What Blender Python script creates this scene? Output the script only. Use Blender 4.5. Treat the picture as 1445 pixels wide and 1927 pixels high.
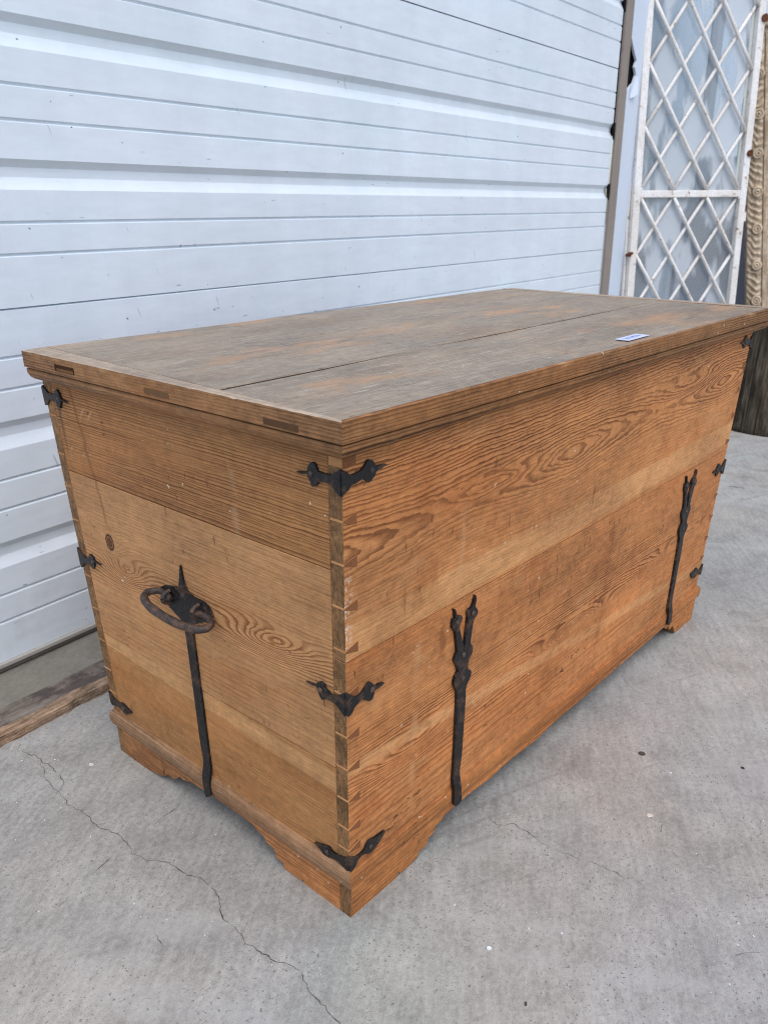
import bpy, bmesh, math, random
from mathutils import Vector, Matrix, noise as mnoise
random.seed(7)
scene = bpy.context.scene
for o in list(bpy.data.objects): bpy.data.objects.remove(o, do_unlink=True)
COL = scene.collection
R = math.radians

# ------------------------------------------------------------------ camera
cd = bpy.data.cameras.new('camera'); cam = bpy.data.objects.new('camera', cd); COL.objects.link(cam)
yaw, pit = R(48.716), R(20.295)
f_ = Vector((math.sin(yaw)*math.cos(pit), math.cos(yaw)*math.cos(pit), -math.sin(pit)))
r_ = Vector((math.cos(yaw), -math.sin(yaw), 0)); u_ = r_.cross(f_)
cam.matrix_world = Matrix(((r_.x, u_.x, -f_.x, -0.595), (r_.y, u_.y, -f_.y, -0.5809), (r_.z, u_.z, -f_.z, 0.9173), (0, 0, 0, 1)))
cd.sensor_fit = 'HORIZONTAL'; cd.sensor_width = 36.0; cd.lens = 1563.2/1445*36
cd.clip_start = 0.02; cd.clip_end = 300
cd.dof.use_dof = True; cd.dof.focus_distance = 1.15; cd.dof.aperture_fstop = 13
scene.camera = cam

# ------------------------------------------------------------------ sky, sun, exposure
SUN_EL, SUN_AZ = R(60), R(212)        # azimuth: clockwise from +y; the light comes from the camera side
w = bpy.data.worlds.new('World'); scene.world = w; w.use_nodes = True
nt = w.node_tree; bg = nt.nodes['Background']
sky = nt.nodes.new('ShaderNodeTexSky'); sky.sky_type = 'NISHITA'; sky.sun_disc = False
sky.sun_elevation = SUN_EL; sky.sun_rotation = SUN_AZ
sky.air_density = 1.0; sky.dust_density = 2.0; sky.ozone_density = 1.0
nt.links.new(sky.outputs[0], bg.inputs[0]); bg.inputs[1].default_value = 0.15
sd = bpy.data.lights.new('sun', 'SUN'); sun = bpy.data.objects.new('sun', sd); COL.objects.link(sun)
sd.energy = 1.15; sd.angle = R(60); sd.color = (1.0, 0.985, 0.965)
to_sun = Vector((math.sin(SUN_AZ)*math.cos(SUN_EL), math.cos(SUN_AZ)*math.cos(SUN_EL), math.sin(SUN_EL)))
sun.rotation_euler = to_sun.to_track_quat('Z', 'Y').to_euler(); sun.location = (-2, -3, 4)
vs = scene.view_settings; vs.view_transform = 'Standard'; vs.look = 'None'; vs.exposure = 0.36; vs.gamma = 1.0
vs.use_curve_mapping = False
scene.render.engine = 'CYCLES'
cy = scene.cycles; cy.max_bounces = 5; cy.diffuse_bounces = 2; cy.glossy_bounces = 2; cy.transparent_max_bounces = 6; cy.use_denoising = True; cy.denoising_prefilter = 'NONE'; cy.filter_width = 1.1

# ------------------------------------------------------------------ node helper
def lin(c):
    return tuple(((x/255/12.92) if x/255 <= .04045 else ((x/255+.055)/1.055)**2.4) for x in c)
class V:
    def __init__(s, n, k): s.n, s.k = n, k
    def __add__(s, o): return s.n.m('ADD', s, o)
    __radd__ = __add__
    def __sub__(s, o): return s.n.m('SUBTRACT', s, o)
    def __rsub__(s, o): return s.n.m('SUBTRACT', o, s)
    def __mul__(s, o): return s.n.m('MULTIPLY', s, o)
    __rmul__ = __mul__
    def __truediv__(s, o): return s.n.m('DIVIDE', s, o)
    def __pow__(s, o): return s.n.m('POWER', s, o)
class NT:
    def __init__(s, name, rough=.6, spec=.4):
        s.mat = bpy.data.materials.new(name); s.mat.use_nodes = True; s.t = s.mat.node_tree
        s.bsdf = s.t.nodes['Principled BSDF']
        s.bsdf.inputs['Roughness'].default_value = rough; s.bsdf.inputs['Specular IOR Level'].default_value = spec
        s._c = None
    def put(s, inp, x):
        if isinstance(x, V): s.t.links.new(x.k, inp)
        elif isinstance(x, tuple): inp.default_value = x if len(x) == 4 or inp.type == 'VECTOR' else (*x, 1)
        else: inp.default_value = x
    def m(s, op, *a):
        nd = s.t.nodes.new('ShaderNodeMath'); nd.operation = op
        for i, x in enumerate(a): s.put(nd.inputs[i], x)
        return V(s, nd.outputs[0])
    def xyz(s):
        if not s._c:
            tc = s.t.nodes.new('ShaderNodeTexCoord'); sp = s.t.nodes.new('ShaderNodeSeparateXYZ')
            s.t.links.new(tc.outputs['Object'], sp.inputs[0]); s._c = [V(s, sp.outputs[i]) for i in range(3)]
            s.objvec = V(s, tc.outputs['Object'])
        return s._c
    def vec(s, x, y, z):
        nd = s.t.nodes.new('ShaderNodeCombineXYZ')
        for i, q in enumerate((x, y, z)): s.put(nd.inputs[i], q)
        return V(s, nd.outputs[0])
    def noise(s, vec, scale=1, detail=2, rough=.5, dist=0):
        nd = s.t.nodes.new('ShaderNodeTexNoise'); s.put(nd.inputs['Vector'], vec)
        nd.inputs['Scale'].default_value = scale; nd.inputs['Detail'].default_value = detail
        nd.inputs['Roughness'].default_value = rough; nd.inputs['Distortion'].default_value = dist
        return V(s, nd.outputs[0])
    def voro(s, vec, scale=1, feat='F1'):
        nd = s.t.nodes.new('ShaderNodeTexVoronoi'); s.put(nd.inputs['Vector'], vec); nd.feature = feat
        nd.inputs['Scale'].default_value = scale
        return V(s, nd.outputs['Distance'])
    def rmp(s, x, a, b, lo=0., hi=1.):
        nd = s.t.nodes.new('ShaderNodeMapRange'); nd.interpolation_type = 'SMOOTHSTEP'
        s.put(nd.inputs[0], x); nd.inputs[1].default_value = a; nd.inputs[2].default_value = b
        nd.inputs[3].default_value = lo; nd.inputs[4].default_value = hi
        return V(s, nd.outputs[0])
    def mix(s, f, a, b, mode='MIX'):
        nd = s.t.nodes.new('ShaderNodeMix'); nd.data_type = 'RGBA'; nd.blend_type = mode
        s.put(nd.inputs[0], f); s.put(nd.inputs[6], a); s.put(nd.inputs[7], b)
        return V(s, nd.outputs[2])
    def scale(s, col, f):       # multiply a colour by a scalar
        return s.mix(1.0, col, s.vec(f, f, f), 'MULTIPLY')
    def bump(s, h, strength, dist=.001):
        nd = s.t.nodes.new('ShaderNodeBump'); nd.inputs['Strength'].default_value = strength
        nd.inputs['Distance'].default_value = dist; s.put(nd.inputs['Height'], h)
        s.t.links.new(nd.outputs[0], s.bsdf.inputs['Normal'])
    def normal(s):
        g = s.t.nodes.new('ShaderNodeNewGeometry'); sp = s.t.nodes.new('ShaderNodeSeparateXYZ')
        s.t.links.new(g.outputs['Normal'], sp.inputs[0]); return [V(s, sp.outputs[i]) for i in range(3)]
    def base(s, col): s.put(s.bsdf.inputs['Base Color'], col)
    def roughness(s, r): s.put(s.bsdf.inputs['Roughness'], r)

# ------------------------------------------------------------------ wood
def gauss(N, L, C, l0, c0, sl, sc, ang=0.0):
    dl, dc = L-l0, C-c0
    if ang: dc = dc - dl*ang
    return N.m('EXPONENT', ((dl/sl)**2 + (dc/sc)**2)*-1.0)
def sq(N, x): return x*x
def wood(name, along, across, early, late, period, field=None, seed=0., contrast=.8, warp=.006, slope=0.,
         bands=(), endaxis=None, endcol=(156, 116, 76), rough=.62, blot=.28, spots=1.0, knots=(), post=None, fib=.22, wl=1.7, lineamp=(.25, 1.0), bump=.35, mask=None, jag=.9, dark=1.04):
    N = NT(name, rough, .22); P = N.xyz(); L, C = P[along], P[across]; T = P[3-along-across]
    ev, lv = lin(early), lin(late)
    wv = N.vec(L*wl, C*5.0+seed, T*4.0)
    wp = (N.noise(wv, 1, 3, .55)-.5)*(warp*2)
    w2 = (N.noise(N.vec(L*34.0, C*90.0, seed), 1, 3, .6)-.5)*(period*jag)
    Fd = (field(N, L, C) if field else C) + wp + w2 + T*.35 + L*slope
    Fs = Fd/period
    Fs = Fs + (N.noise(N.vec(Fs*.33, seed+3.1, 0.), 1, 1)-.5)*2.6
    t = N.m('FRACT', Fs)
    line = N.rmp(t, .30, .86)*(1.0-N.rmp(t, .88, 1.0))
    amp = N.rmp(N.noise(N.vec(L*2.1, C*22.0+seed, 2.0), 1, 3), .36, .62, lineamp[0], lineamp[1])
    if mask: amp = amp*mask(N, L, C)
    fb = N.noise(N.vec(L*14.0, C*420.0, T*420.0+seed), 1, 3, .65)
    bl = N.noise(N.vec(L*4.0+seed, C*7.0, T*7.0), 1, 5, .62)
    bl2 = N.noise(N.vec(L*60.0+seed, C*80.0, T*40.0), 1, 5, .78)
    col = N.mix(line*amp*contrast, ev, lv)
    for (c0, c1, bc, k, sl) in bands:      # strips of paler or darker wood along the board
        cc = C + L*sl + (N.noise(N.vec(L*6.0, C*4.0, seed), 1, 2)-.5)*.008
        col = N.mix(N.rmp(cc, c0-.003, c0+.003)*(1.0-N.rmp(cc, c1-.003, c1+.003))*k*N.rmp(bl, .25, .6, .55, 1.), col, lin(bc))
    for (l0, c0, rr, kc) in knots:
        d = N.m('SQRT', sq(N, (L-l0)/1.0)+sq(N, (C-c0)*.85)) + (bl2-.5)*rr*.5
        col = N.mix(1.0-N.rmp(d, rr*.55, rr), col, lin(kc))
        if rr > .009: col = N.mix((1.0-N.rmp(d, rr, rr*1.25))*N.rmp(d, rr*.75, rr*.9), col, lin((70, 40, 22)))
    f = ((bl-.5)*(blot*3.2)+(bl2-.5)*(blot*3.2)+(fb-.5)*(fib*4.0)+1.0)*dark
    col = N.scale(col, f)
    redder = N.rmp(N.noise(N.vec(L*2.2+seed, C*9.0, T*3.0), 1, 3), .46, .72)
    col = N.mix(redder*.5, col, N.mix(1.0, col, (.97, .80, .66), 'MULTIPLY'))
    if spots:
        dk = N.rmp(N.noise(N.vec(L*60.0, C*110.0+seed, T*60.0), 1, 2, .5), .665, .72)
        col = N.mix(dk*.6*spots*N.rmp(N.noise(N.vec(L*7.0, C*8.0+seed, 6.0), 1, 3, .6), .52, .64), col, lin((78, 48, 30)))
        sc = N.noise(N.vec(L*170.0, C*36.0+seed, T*50.0), 1, 1)
        col = N.mix(N.rmp(sc, .70, .74)*.55*spots*N.rmp(bl, .40, .52, 1., .0), col, lin((84, 50, 30)))
        ls = N.noise(N.vec(L*90.0+C*60., C*30.0+seed+9., T*50.0), 1, 1)
        col = N.mix(N.rmp(ls, .70, .74)*.35*spots*N.rmp(bl, .53, .66), col, lin((214, 178, 136)))
        wh = N.noise(N.vec(L*120.0+seed, C*95.0, T*90.0), 1, 1)
        col = N.mix(N.rmp(wh, .755, .78)*.8*spots*N.rmp(N.noise(N.vec(L*5.0+seed, C*6.0, 1.0), 1, 2), .50, .60), col, lin((232, 216, 194)))
        dm = N.rmp(N.noise(N.vec(L*6.0+seed, C*9.0, 4.0), 1, 4, .65), .52, .70)
        col = N.mix(dm*.30*spots, col, N.mix(1.0, col, (.62, .50, .42), 'MULTIPLY'))
    if post: col = post(N, L, C, col)
    if endaxis is not None:
        nn = N.normal()[endaxis]; e = N.rmp(N.m('ABSOLUTE', nn), .6, .8)
        eg = N.noise(N.vec(T*260.0, C*90.0, P[along]*30.0), 1, 4, .65)
        eb = N.noise(N.vec(T*10.0, C*22.0, seed), 1, 3)
        ec = N.scale(N.mix(N.rmp(eg, .35, .65), lin(endcol), lin((112, 82, 54))), .15+eb*1.5)
        col = N.mix(e, col, ec)
    N.base(col)
    N.roughness((bl*.3)+(rough-.15))
    N.bump(line*-.6+fb*.5+bl2*.5, bump, .0012)
    return N.mat

def simple(name, col, rough=.6, spec=.4, sc=30., amt=.25, metal=0., bump=.0, col2=None, stretch=(1, 1, 1), thr=(.4, .65)):
    N = NT(name, rough, spec); x, y, z = N.xyz()
    v = N.vec(x*stretch[0], y*stretch[1], z*stretch[2])
    n = N.noise(v, sc, 5, .6); n2 = N.noise(v, sc*.17, 3)
    c = N.scale(lin(col), (1.0-amt)+n*amt+n2*amt)
    if col2: c = N.mix(N.rmp(n2*.5+n*.5, *thr), c, N.scale(lin(col2), .7+n*.6))
    N.base(c); N.bsdf.inputs['Metallic'].default_value = metal
    if bump: N.bump(n, bump, .002)
    return N.mat

# ------------------------------------------------------------------ mesh helpers
def link(name, me, mat=None, parent=None, label=None):
    o = bpy.data.objects.new(name, me); COL.objects.link(o)
    if mat: me.materials.append(mat)
    if parent: o.parent = parent
    if label: o['label'] = label
    return o
def from_bm(name, bm, mat=None, parent=None, smooth=False, label=None, bevel=0, seg=2):
    bmesh.ops.recalc_face_normals(bm, faces=bm.faces)
    me = bpy.data.meshes.new(name); bm.to_mesh(me); bm.free()
    if smooth:
        for p in me.polygons: p.use_smooth = True
    o = link(name, me, mat, parent, label)
    if bevel:
        b = o.modifiers.new('bevel', 'BEVEL'); b.width = bevel; b.segments = seg; b.limit_method = 'ANGLE'; b.angle_limit = R(35)
    return o
def empty(name, loc=(0, 0, 0), rz=0, label=None, cat=None, group=None):
    o = bpy.data.objects.new(name, None); COL.objects.link(o); o.location = loc; o.rotation_euler = (0, 0, rz)
    o.empty_display_size = .1
    tag(o, label, cat, group); return o
def tag(o, label=None, cat=None, group=None, kind=None):
    for k, v in (('label', label), ('category', cat), ('group', group), ('kind', kind)):
        if v: o[k] = v
    return o
def bm_box(bm, x0, x1, y0, y1, z0, z1, M=None):
    vs_ = [bm.verts.new((x, y, z)) for z in (z0, z1) for y in (y0, y1) for x in (x0, x1)]
    if M:
        for v_ in vs_: v_.co = M @ v_.co
    for f in ((0, 1, 3, 2), (4, 6, 7, 5), (0, 4, 5, 1), (2, 3, 7, 6), (0, 2, 6, 4), (1, 5, 7, 3)):
        bm.faces.new([vs_[i] for i in f])
    return vs_
def box(name, b, mat, parent=None, bevel=.001, label=None, M=None):
    bm = bmesh.new(); bm_box(bm, *b, M=M); return from_bm(name, bm, mat, parent, bevel=bevel, label=label)
def sweep(name, secs, mat, parent=None, smooth=False, bevel=0, label=None, bm=None, closed=True, caps=True):
    own = bm is None
    if own: bm = bmesh.new()
    rows = [[bm.verts.new(p) for p in s] for s in secs]; n = len(rows[0])
    for a, b in zip(rows, rows[1:]):
        for i in range(n if closed else n-1):
            j = (i+1) % n; bm.faces.new((a[i], a[j], b[j], b[i]))
    if caps and closed: bm.faces.new(rows[0]); bm.faces.new(rows[-1][::-1])
    return from_bm(name, bm, mat, parent, smooth, label, bevel) if own else bm
def tube(bm, pts, rad, seg=10, caps=True):
    pts = [Vector(p) for p in pts]; rows = []
    up = Vector((0, 0, 1))
    for i, p in enumerate(pts):
        d = (pts[min(i+1, len(pts)-1)]-pts[max(i-1, 0)]).normalized()
        a = d.cross(up)
        if a.length < .05: a = d.cross(Vector((1, 0, 0)))
        a.normalize(); b = d.cross(a); r = rad[i] if isinstance(rad, (list, tuple)) else rad
        rows.append([p+(a*math.cos(t)+b*math.sin(t))*r for t in [2*math.pi*k/seg for k in range(seg)]])
    sweep(None, rows, None, bm=bm, caps=caps)
def nz(*a): return mnoise.noise(Vector(a))
def spline(pts, n=4, closed=True):
    out = []; N_ = len(pts)
    rng = range(N_) if closed else range(N_-1)
    for i in rng:
        p0, p1, p2, p3 = [Vector(pts[(i+k) % N_] if closed else pts[max(0, min(N_-1, i+k))]) for k in (-1, 0, 1, 2)]
        for j in range(n):
            t = j/n
            out.append(.5*((2*p1)+(p2-p0)*t+(2*p0-5*p1+4*p2-p3)*t*t+(3*p1-p0-3*p2+p3)*t**3))
    if not closed: out.append(Vector(pts[-1]))
    return out

# ================================================================== GROUND
def concrete(name, base=(158, 156, 151), dirty=0.0):
    N = NT(name, .85, .25); x, y, z = N.xyz(); v = N.vec(x, y, 0.)
    big = N.noise(v, 1.6, 4, .55); mid = N.noise(v, 9, 5, .62); fine = N.noise(v, 120, 5, .72); grit = N.noise(v, 620, 3, .7)
    ang = N.vec(x*.82+y*.57, (y*.82-x*.57)*5.0, 0.)
    scr = N.noise(ang, 16, 4, .7)
    f = (big-.5)*.7+(mid-.5)*.95+(fine-.5)*1.05+(grit-.5)*1.2+(scr-.5)*.75+1.02
    c = N.scale(lin(base), f)
    warm = N.rmp(N.noise(v, 2.7, 3), .46, .66)
    c = N.mix(warm*.5, c, N.mix(1.0, c, (1.04, .98, .90), 'MULTIPLY'))
    green = N.rmp(N.noise(N.vec(x+5.3, y+2.1, 0.), 3.1, 3), .52, .68)
    c = N.mix(green*.6, c, N.mix(1.0, c, (.95, 1.02, .985), 'MULTIPLY'))
    st = N.rmp(N.noise(N.vec(x+1.7, y-3.0, 1.), 5.5, 5, .65), .58, .74)
    c = N.mix(st*.55, c, lin((112, 107, 100)))
    sm = N.rmp(N.noise(N.vec(x*1.3+y*.9, (y-x)*.35, 9.), 6.5, 4, .6), .54, .68)
    c = N.mix(sm*.35, c, lin((182, 181, 177)))
    dl = N.rmp(N.noise(N.vec((x*.92-y*.38)*.6, (y*.92+x*.38)*7.0, 3.), 3.0, 4, .65), .60, .68)
    c = N.mix(dl*.30, c, lin((118, 112, 106)))
    pit_ = N.rmp(N.noise(v, 210, 2, .5), .62, .70)*N.rmp(mid, .42, .58)
    c = N.mix(pit_*.6, c, lin((84, 80, 76)))
    dk = N.rmp(N.noise(N.vec(x*1.0, y*2.2, 4.0), 85, 2, .5), .69, .73)
    c = N.mix(dk*.55*N.rmp(big, .44, .56), c, lin((72, 68, 64)))
    hair = N.rmp(N.noise(ang, 60, 2, .6), .71, .77)
    c = N.mix(hair*.4, c, lin((92, 88, 84)))
    rust = N.rmp(N.noise(N.vec(x-2.2, y+6.4, 0.), 13, 3, .6), .72, .80)
    c = N.mix(rust*.3, c, lin((132, 104, 84)))
    wt = N.rmp(N.noise(N.vec(x, y, 7.7), 150, 1), .775, .80)
    c = N.mix(wt*.85, c, lin((228, 228, 226)))
    wt2 = N.rmp(N.noise(N.vec(x, y*1.6, 2.2), 42, 4, .7), .70, .76)
    c = N.mix(wt2*.25, c, lin((205, 206, 206)))
    if dirty:
        dd = N.noise(N.vec(x, y, 3.), 40, 5, .75)
        c = N.mix(dirty, c, N.scale(lin((112, 106, 96)), .5+dd))
    N.base(c); N.bump(mid*.3+fine*.5+grit*.35-pit_*.8+scr*.3, .45, .0022)
    return N.mat
M_conc = concrete('concrete_slab'); M_sill = concrete('concrete_sill', (150, 146, 138), .62)

PHI = R(4.5); WALL = Matrix.Translation((0, 1.0, 0)) @ Matrix.Rotation(PHI, 4, 'Z')
bm = bmesh.new()
vv = [bm.verts.new(p) for p in ((-40, -40, 0), (40, -40, 0), (40, 40, 0), (-40, 40, 0))]; bm.faces.new(vv)
ground = tag(from_bm('ground', bm, M_conc), 'grey cracked concrete slab under the wooden chest', kind='structure')

# cracks: narrow jagged dark strips laid on the slab
Nc = NT('crack_dark', .95, .1); x, y, z = Nc.xyz()
Nc.base(Nc.scale(lin((92, 86, 78)), .40+Nc.noise(Nc.vec(x, y, 0.), 90, 3)*.9)); M_crack = Nc.mat
def crack(pts, wmax, seed, jit=.004, parent=None, skip=.0):
    rnd = random.Random(seed); P = [Vector((a, b, 0)) for a, b in pts]; fine = []
    for a, b in zip(P, P[1:]):
        n = max(2, int((b-a).length/.0045)); nrm = Vector((-(b-a).y, (b-a).x, 0)).normalized()
        for i in range(n):
            q = a.lerp(b, i/n); q = q+nrm*(nz(q.x*70, q.y*70, seed)*jit+nz(q.x*230, q.y*230, seed)*jit*.45); fine.append(q)
    fine.append(P[-1]); bm = bmesh.new(); prev = None; nF = len(fine)
    for i, q in enumerate(fine):
        d = (fine[min(i+1, nF-1)]-fine[max(i-1, 0)]); d = Vector((-d.y, d.x, 0)).normalized()
        wd = wmax*(.22+.78*abs(nz(i*.21, seed, 1.3)))*min(1, (i+1)/6, (nF-i)/6)
        if skip and nz(i*.16, seed, 8.8) < -.28+skip: wd *= .05
        if rnd.random() < .05: wd *= 1.9
        a = bm.verts.new(q+d*wd*rnd.uniform(.4, 1)+Vector((0, 0, .0008))); b = bm.verts.new(q-d*wd*rnd.uniform(.4, 1)+Vector((0, 0, .0008)))
        if prev: bm.faces.new((prev[0], a, b, prev[1]))
        prev = (a, b)
    return from_bm('crack', bm, M_crack, ground)
crack([(-0.08, 0.754), (-0.088, 0.733), (-0.078, 0.699), (-0.078, 0.676), (-0.073, 0.638), (-0.081, 0.598), (-0.086, 0.583), (-0.101, 0.56), (-0.104, 0.534), (-0.097, 0.488), (-0.102, 0.457), (-0.092, 0.419), (-0.09, 0.386), (-0.099, 0.358), (-0.088, 0.326), (-0.07, 0.298), (-0.069, 0.28), (-0.07, 0.262), (-0.06, 0.247), (-0.059, 0.219), (-0.067, 0.192), (-0.081, 0.173), (-0.083, 0.141), (-0.088, 0.107), (-0.087, 0.081), (-0.079, 0.05), (-0.072, 0.027), (-0.076, 0.008), (-0.085, -0.013), (-0.087, -0.033), (-0.095, -0.08), (-.11, -.16)], .0013, 1, .006, skip=-.16)
crack([(-0.078, 0.676), (-0.096, 0.626), (-0.101, 0.585), (-0.098, 0.561)], .0012, 2)
crack([(0.336, 0.055), (0.33, 0.027), (0.324, 0.004), (0.316, -0.02), (0.334, -0.036), (0.334, -0.059), (0.33, -0.081), (0.329, -0.111), (0.335, -0.144), (0.341, -0.164), (0.348, -0.187), (0.346, -0.21), (0.345, -0.228)], .0009, 3, skip=.12)
crack([(-0.313, 0.332), (-0.233, 0.345), (-0.123, 0.378), (-0.09, 0.386), (-0.05, 0.389), (0.025, 0.396)], .0010, 4, .003, skip=.38)
crack([(0.3, -0.374), (0.323, -0.391), (0.353, -0.415)], .0006, 5, skip=.2)
crack([(0.259, -0.4), (0.265, -0.418), (0.267, -0.44)], .0006, 6, skip=.2)
crack([(-0.155, 0.226), (-0.162, 0.198), (-0.171, 0.164)], .0006, 7, skip=.25)
crack([(2.2, 0.55), (2.237, 0.387), (2.283, 0.204), (2.4, -.3), (2.55, -.9)], .004, 8, .003, skip=.2)
crack([(.45, -.32), (.43, -.27), (.46, -.22), (.50, -.21)], .0006, 9, skip=.3)
crack([(.9, -.2), (.93, -.13), (.92, -.06)], .0007, 10, skip=.3)

# sill strip in front of the door and the rotten board along its edge
sill = empty('door_sill', (0, 0, 0)); sill.matrix_world = WALL; tag(sill, kind='structure')
bm = bmesh.new(); bm_box(bm, -3, 3.05, -.135, .25, -.05, .008); from_bm('sill_concrete', bm, M_sill, sill)
Mw = wood('rotten_wood', 0, 2, (150, 130, 110), (70, 56, 46), .006, warp=.02, contrast=.9, spots=1, blot=.7, rough=.9, fib=.6, bump=1.0, dark=.95)
Nw = NT('grey_board_top', .9, .2); x, y, z = Nw.xyz()
g1 = Nw.noise(Nw.vec(x*6., y*60., z*30.), 1, 5, .65); g2 = Nw.noise(Nw.vec(x, y, z), 14, 5, .7)
Nw.base(Nw.scale(Nw.mix(Nw.rmp(g2, .42, .58), lin((134, 124, 114)), lin((84, 76, 72))), (g1-.5)*2.2+(g2-.5)*1.5+.95)); Nw.bump(g1+g2, .6, .004); M_gb = Nw.mat
def ragged(name, x0, x1, y0, y1, z0, z1, mat, parent, amp=.006, step=.012, seed=0, zamp=.003):
    secs = []; n = int((x1-x0)/step)
    for i in range(n+1):
        xx = x0+(x1-x0)*i/n
        a = amp*nz(xx*9, seed, 0)+amp*.7*nz(xx*40, seed, 3); zt = z1+zamp*nz(xx*12, seed, 9)+zamp*.6*nz(xx*50, seed, 4)
        b = amp*.6*nz(xx*33, seed, 6)
        secs.append([(xx, y0+a, z0), (xx, y0+a-b+amp*.3, (z0+zt)/2), (xx, y0+a+amp*.5, zt-.002), (xx, y0+a+amp+.002, zt), (xx, y1, zt), (xx, y1, z0)])
    return sweep(name, secs, mat, parent)
board = tag(empty('threshold_board'), 'rotten grey timber strip set in the concrete before the garage door', 'timber'); board.matrix_world = WALL
ragged('board_edge', -3, 3.0, -.226, -.196, -.03, .019, Mw, board, .007, .008, 3, .004)
ragged('board_top', -3, 3.0, -.198, -.130, -.03, .014, M_gb, board, .004, .02, 5, .003)

# ================================================================== GARAGE DOOR
def door_paint():
    N = NT('door_paint', .42, .5); x, y, z = N.xyz(); v = N.vec(x, y, z)
    b = N.noise(N.vec(x*.9, y, z*1.6), 1.6, 4, .55); m = N.noise(N.vec(x*2, 0., z*9.0), 5, 4, .6); f = N.noise(v, 70, 4, .65)
    c = N.scale(lin((230, 239, 246)), .98+(b-.5)*.30+(m-.5)*.18+(f-.5)*.06)
    patch = N.rmp(N.noise(N.vec(x*1.4+3., 0., z*2.2), 1.4, 2), .5, .64)
    c = N.mix(patch*.35, c, N.mix(1.0, c, (.94, 1.0, .985), 'MULTIPLY'))
    # scuffs and dark flecks
    sc = N.rmp(N.noise(N.vec(x*26., 0., z*120.), 1, 2), .70, .74)*N.rmp(N.noise(v, 4.0, 2), .46, .58)
    c = N.mix(sc*.6, c, lin((110, 112, 118)))
    fl = N.rmp(N.noise(N.vec(x*60., y, z*75.), 1, 1), .775, .795)
    c = N.mix(fl*.8, c, lin((70, 70, 76)))
    sv = N.rmp(N.noise(N.vec(x*110.+z*40., 0., z*11.), 1, 1), .76, .79)
    c = N.mix(sv*.4, c, lin((120, 122, 128)))
    vst = N.noise(N.vec(x*9., 0., z*.8), 1, 4, .6)
    c = N.scale(c, (vst-.5)*.16+1.0)
    low = N.rmp(z, .02, .35, 1., 0.)*N.rmp(N.noise(N.vec(x*5., 0., z*9.), 1, 5, .65), .45, .75)
    c = N.mix(low*.35, c, lin((158, 156, 150)))
    N.base(c); N.roughness(.36+b*.16)
    N.bump(N.noise(N.vec(x*1.8, 0., z*5.0), 1, 2)*3.0+f*.05, .25, .004)
    return N.mat
M_door = door_paint()
M_void = simple('gap_shade', (26, 25, 26), .9, .1)  # near-black colour stands in for the shade inside openings
M_rub = simple('grey_rubber_seal', (112, 106, 100), .8, .3, 40, .4, bump=.2)
M_strip = simple('brown_weatherstrip', (146, 136, 127), .75, .3, 30, .35, bump=.2, stretch=(1, 1, .3))
M_alu = simple('aluminium_retainer', (176, 172, 164), .45, .5, 40, .35, stretch=(.2, 1, 1))
door = tag(empty('garage_door'), 'white ribbed sectional garage door behind the wooden chest', 'garage door'); door.matrix_world = WALL
SH = .713
def prof():
    d, e = .011, .0045; P = [(0, 0), ]
    def thin(z): return [(0, z-.0035), (e, z-.0005), (e, z+.002), (0, z+.0042)]
    def wide(z0, z1, z2, z3): return [(0, z0), (d, z1), (d, z2), (0, z3)]
    for a in (thin(.095), thin(.152), wide(.210, .232, .249, .263), thin(.328), thin(.387), wide(.447, .471, .488, .502), thin(.561), thin(.621)): P += a
    P += [(0, SH-.0045), (.006, SH-.0015)]
    return P
PR = prof()
for k in range(4):
    z0 = .021+k*SH; X = [-2.6+i*(2.94+2.6)/60 for i in range(61)]; secs = []
    for xx in X:
        row = []
        for d, zz in ([(0, .010)]+PR[1:] if k == 0 else PR):
            wob = .0016*nz(xx*1.3, (z0+zz)*2.4, k)+.0007*nz(xx*4.1, (z0+zz)*7, 2)
            row.append((xx, d+wob, z0+zz))
        row += [(xx, .05, z0+SH-.0015), (xx, .05, z0+(.010 if k == 0 else 0))]
        secs.append(row)
    sweep('door_section', secs, M_door, door)
box('bottom_retainer', (-2.6, 2.94, -.008, .035, .0215, .0305), M_alu, door, .0015)
box('bottom_seal', (-2.6, 2.94, -.003, .045, .0105, .0212), M_rub, door, .002)
# weatherstrip at the right edge, ragged; dark tabs painted as the shaded gaps where the wide grooves meet it
secs = []
for i in range(150):
    zz = .01+2.9*i/149; a = .004*nz(zz*40, 1, 1)*abs(nz(zz*9, 4, 4))*3
    secs.append([(2.952+a, -.010, zz), (2.995, -.022, zz), (3.0, -.010, zz), (2.952+a, .0, zz)])
strip = tag(sweep('weatherstrip', secs, M_strip), 'brown vertical weatherstrip along the right edge of the garage door', 'weatherstrip'); strip.matrix_world = WALL
for k in range(4):
    for zz in (.24, .479):
        z0 = .021+k*SH+zz; bm = bmesh.new()
        pts = spline([(2.925, -.001, z0+.022), (2.955, -.001, z0+.026), (2.955, -.001, z0-.034), (2.938, -.001, z0-.024), (2.930, -.001, z0-.004)], 3)
        fa = bm.faces.new([bm.verts.new(p+Vector((random.uniform(-.004, .004), 0, random.uniform(-.003, .003)))) for p in pts]); ex = bmesh.ops.extrude_face_region(bm, geom=[fa])
        for g in ex['geom']:
            if isinstance(g, bmesh.types.BMVert): g.co.y -= .004
        from_bm('gap_shade_tab', bm, M_void, strip)

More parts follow.
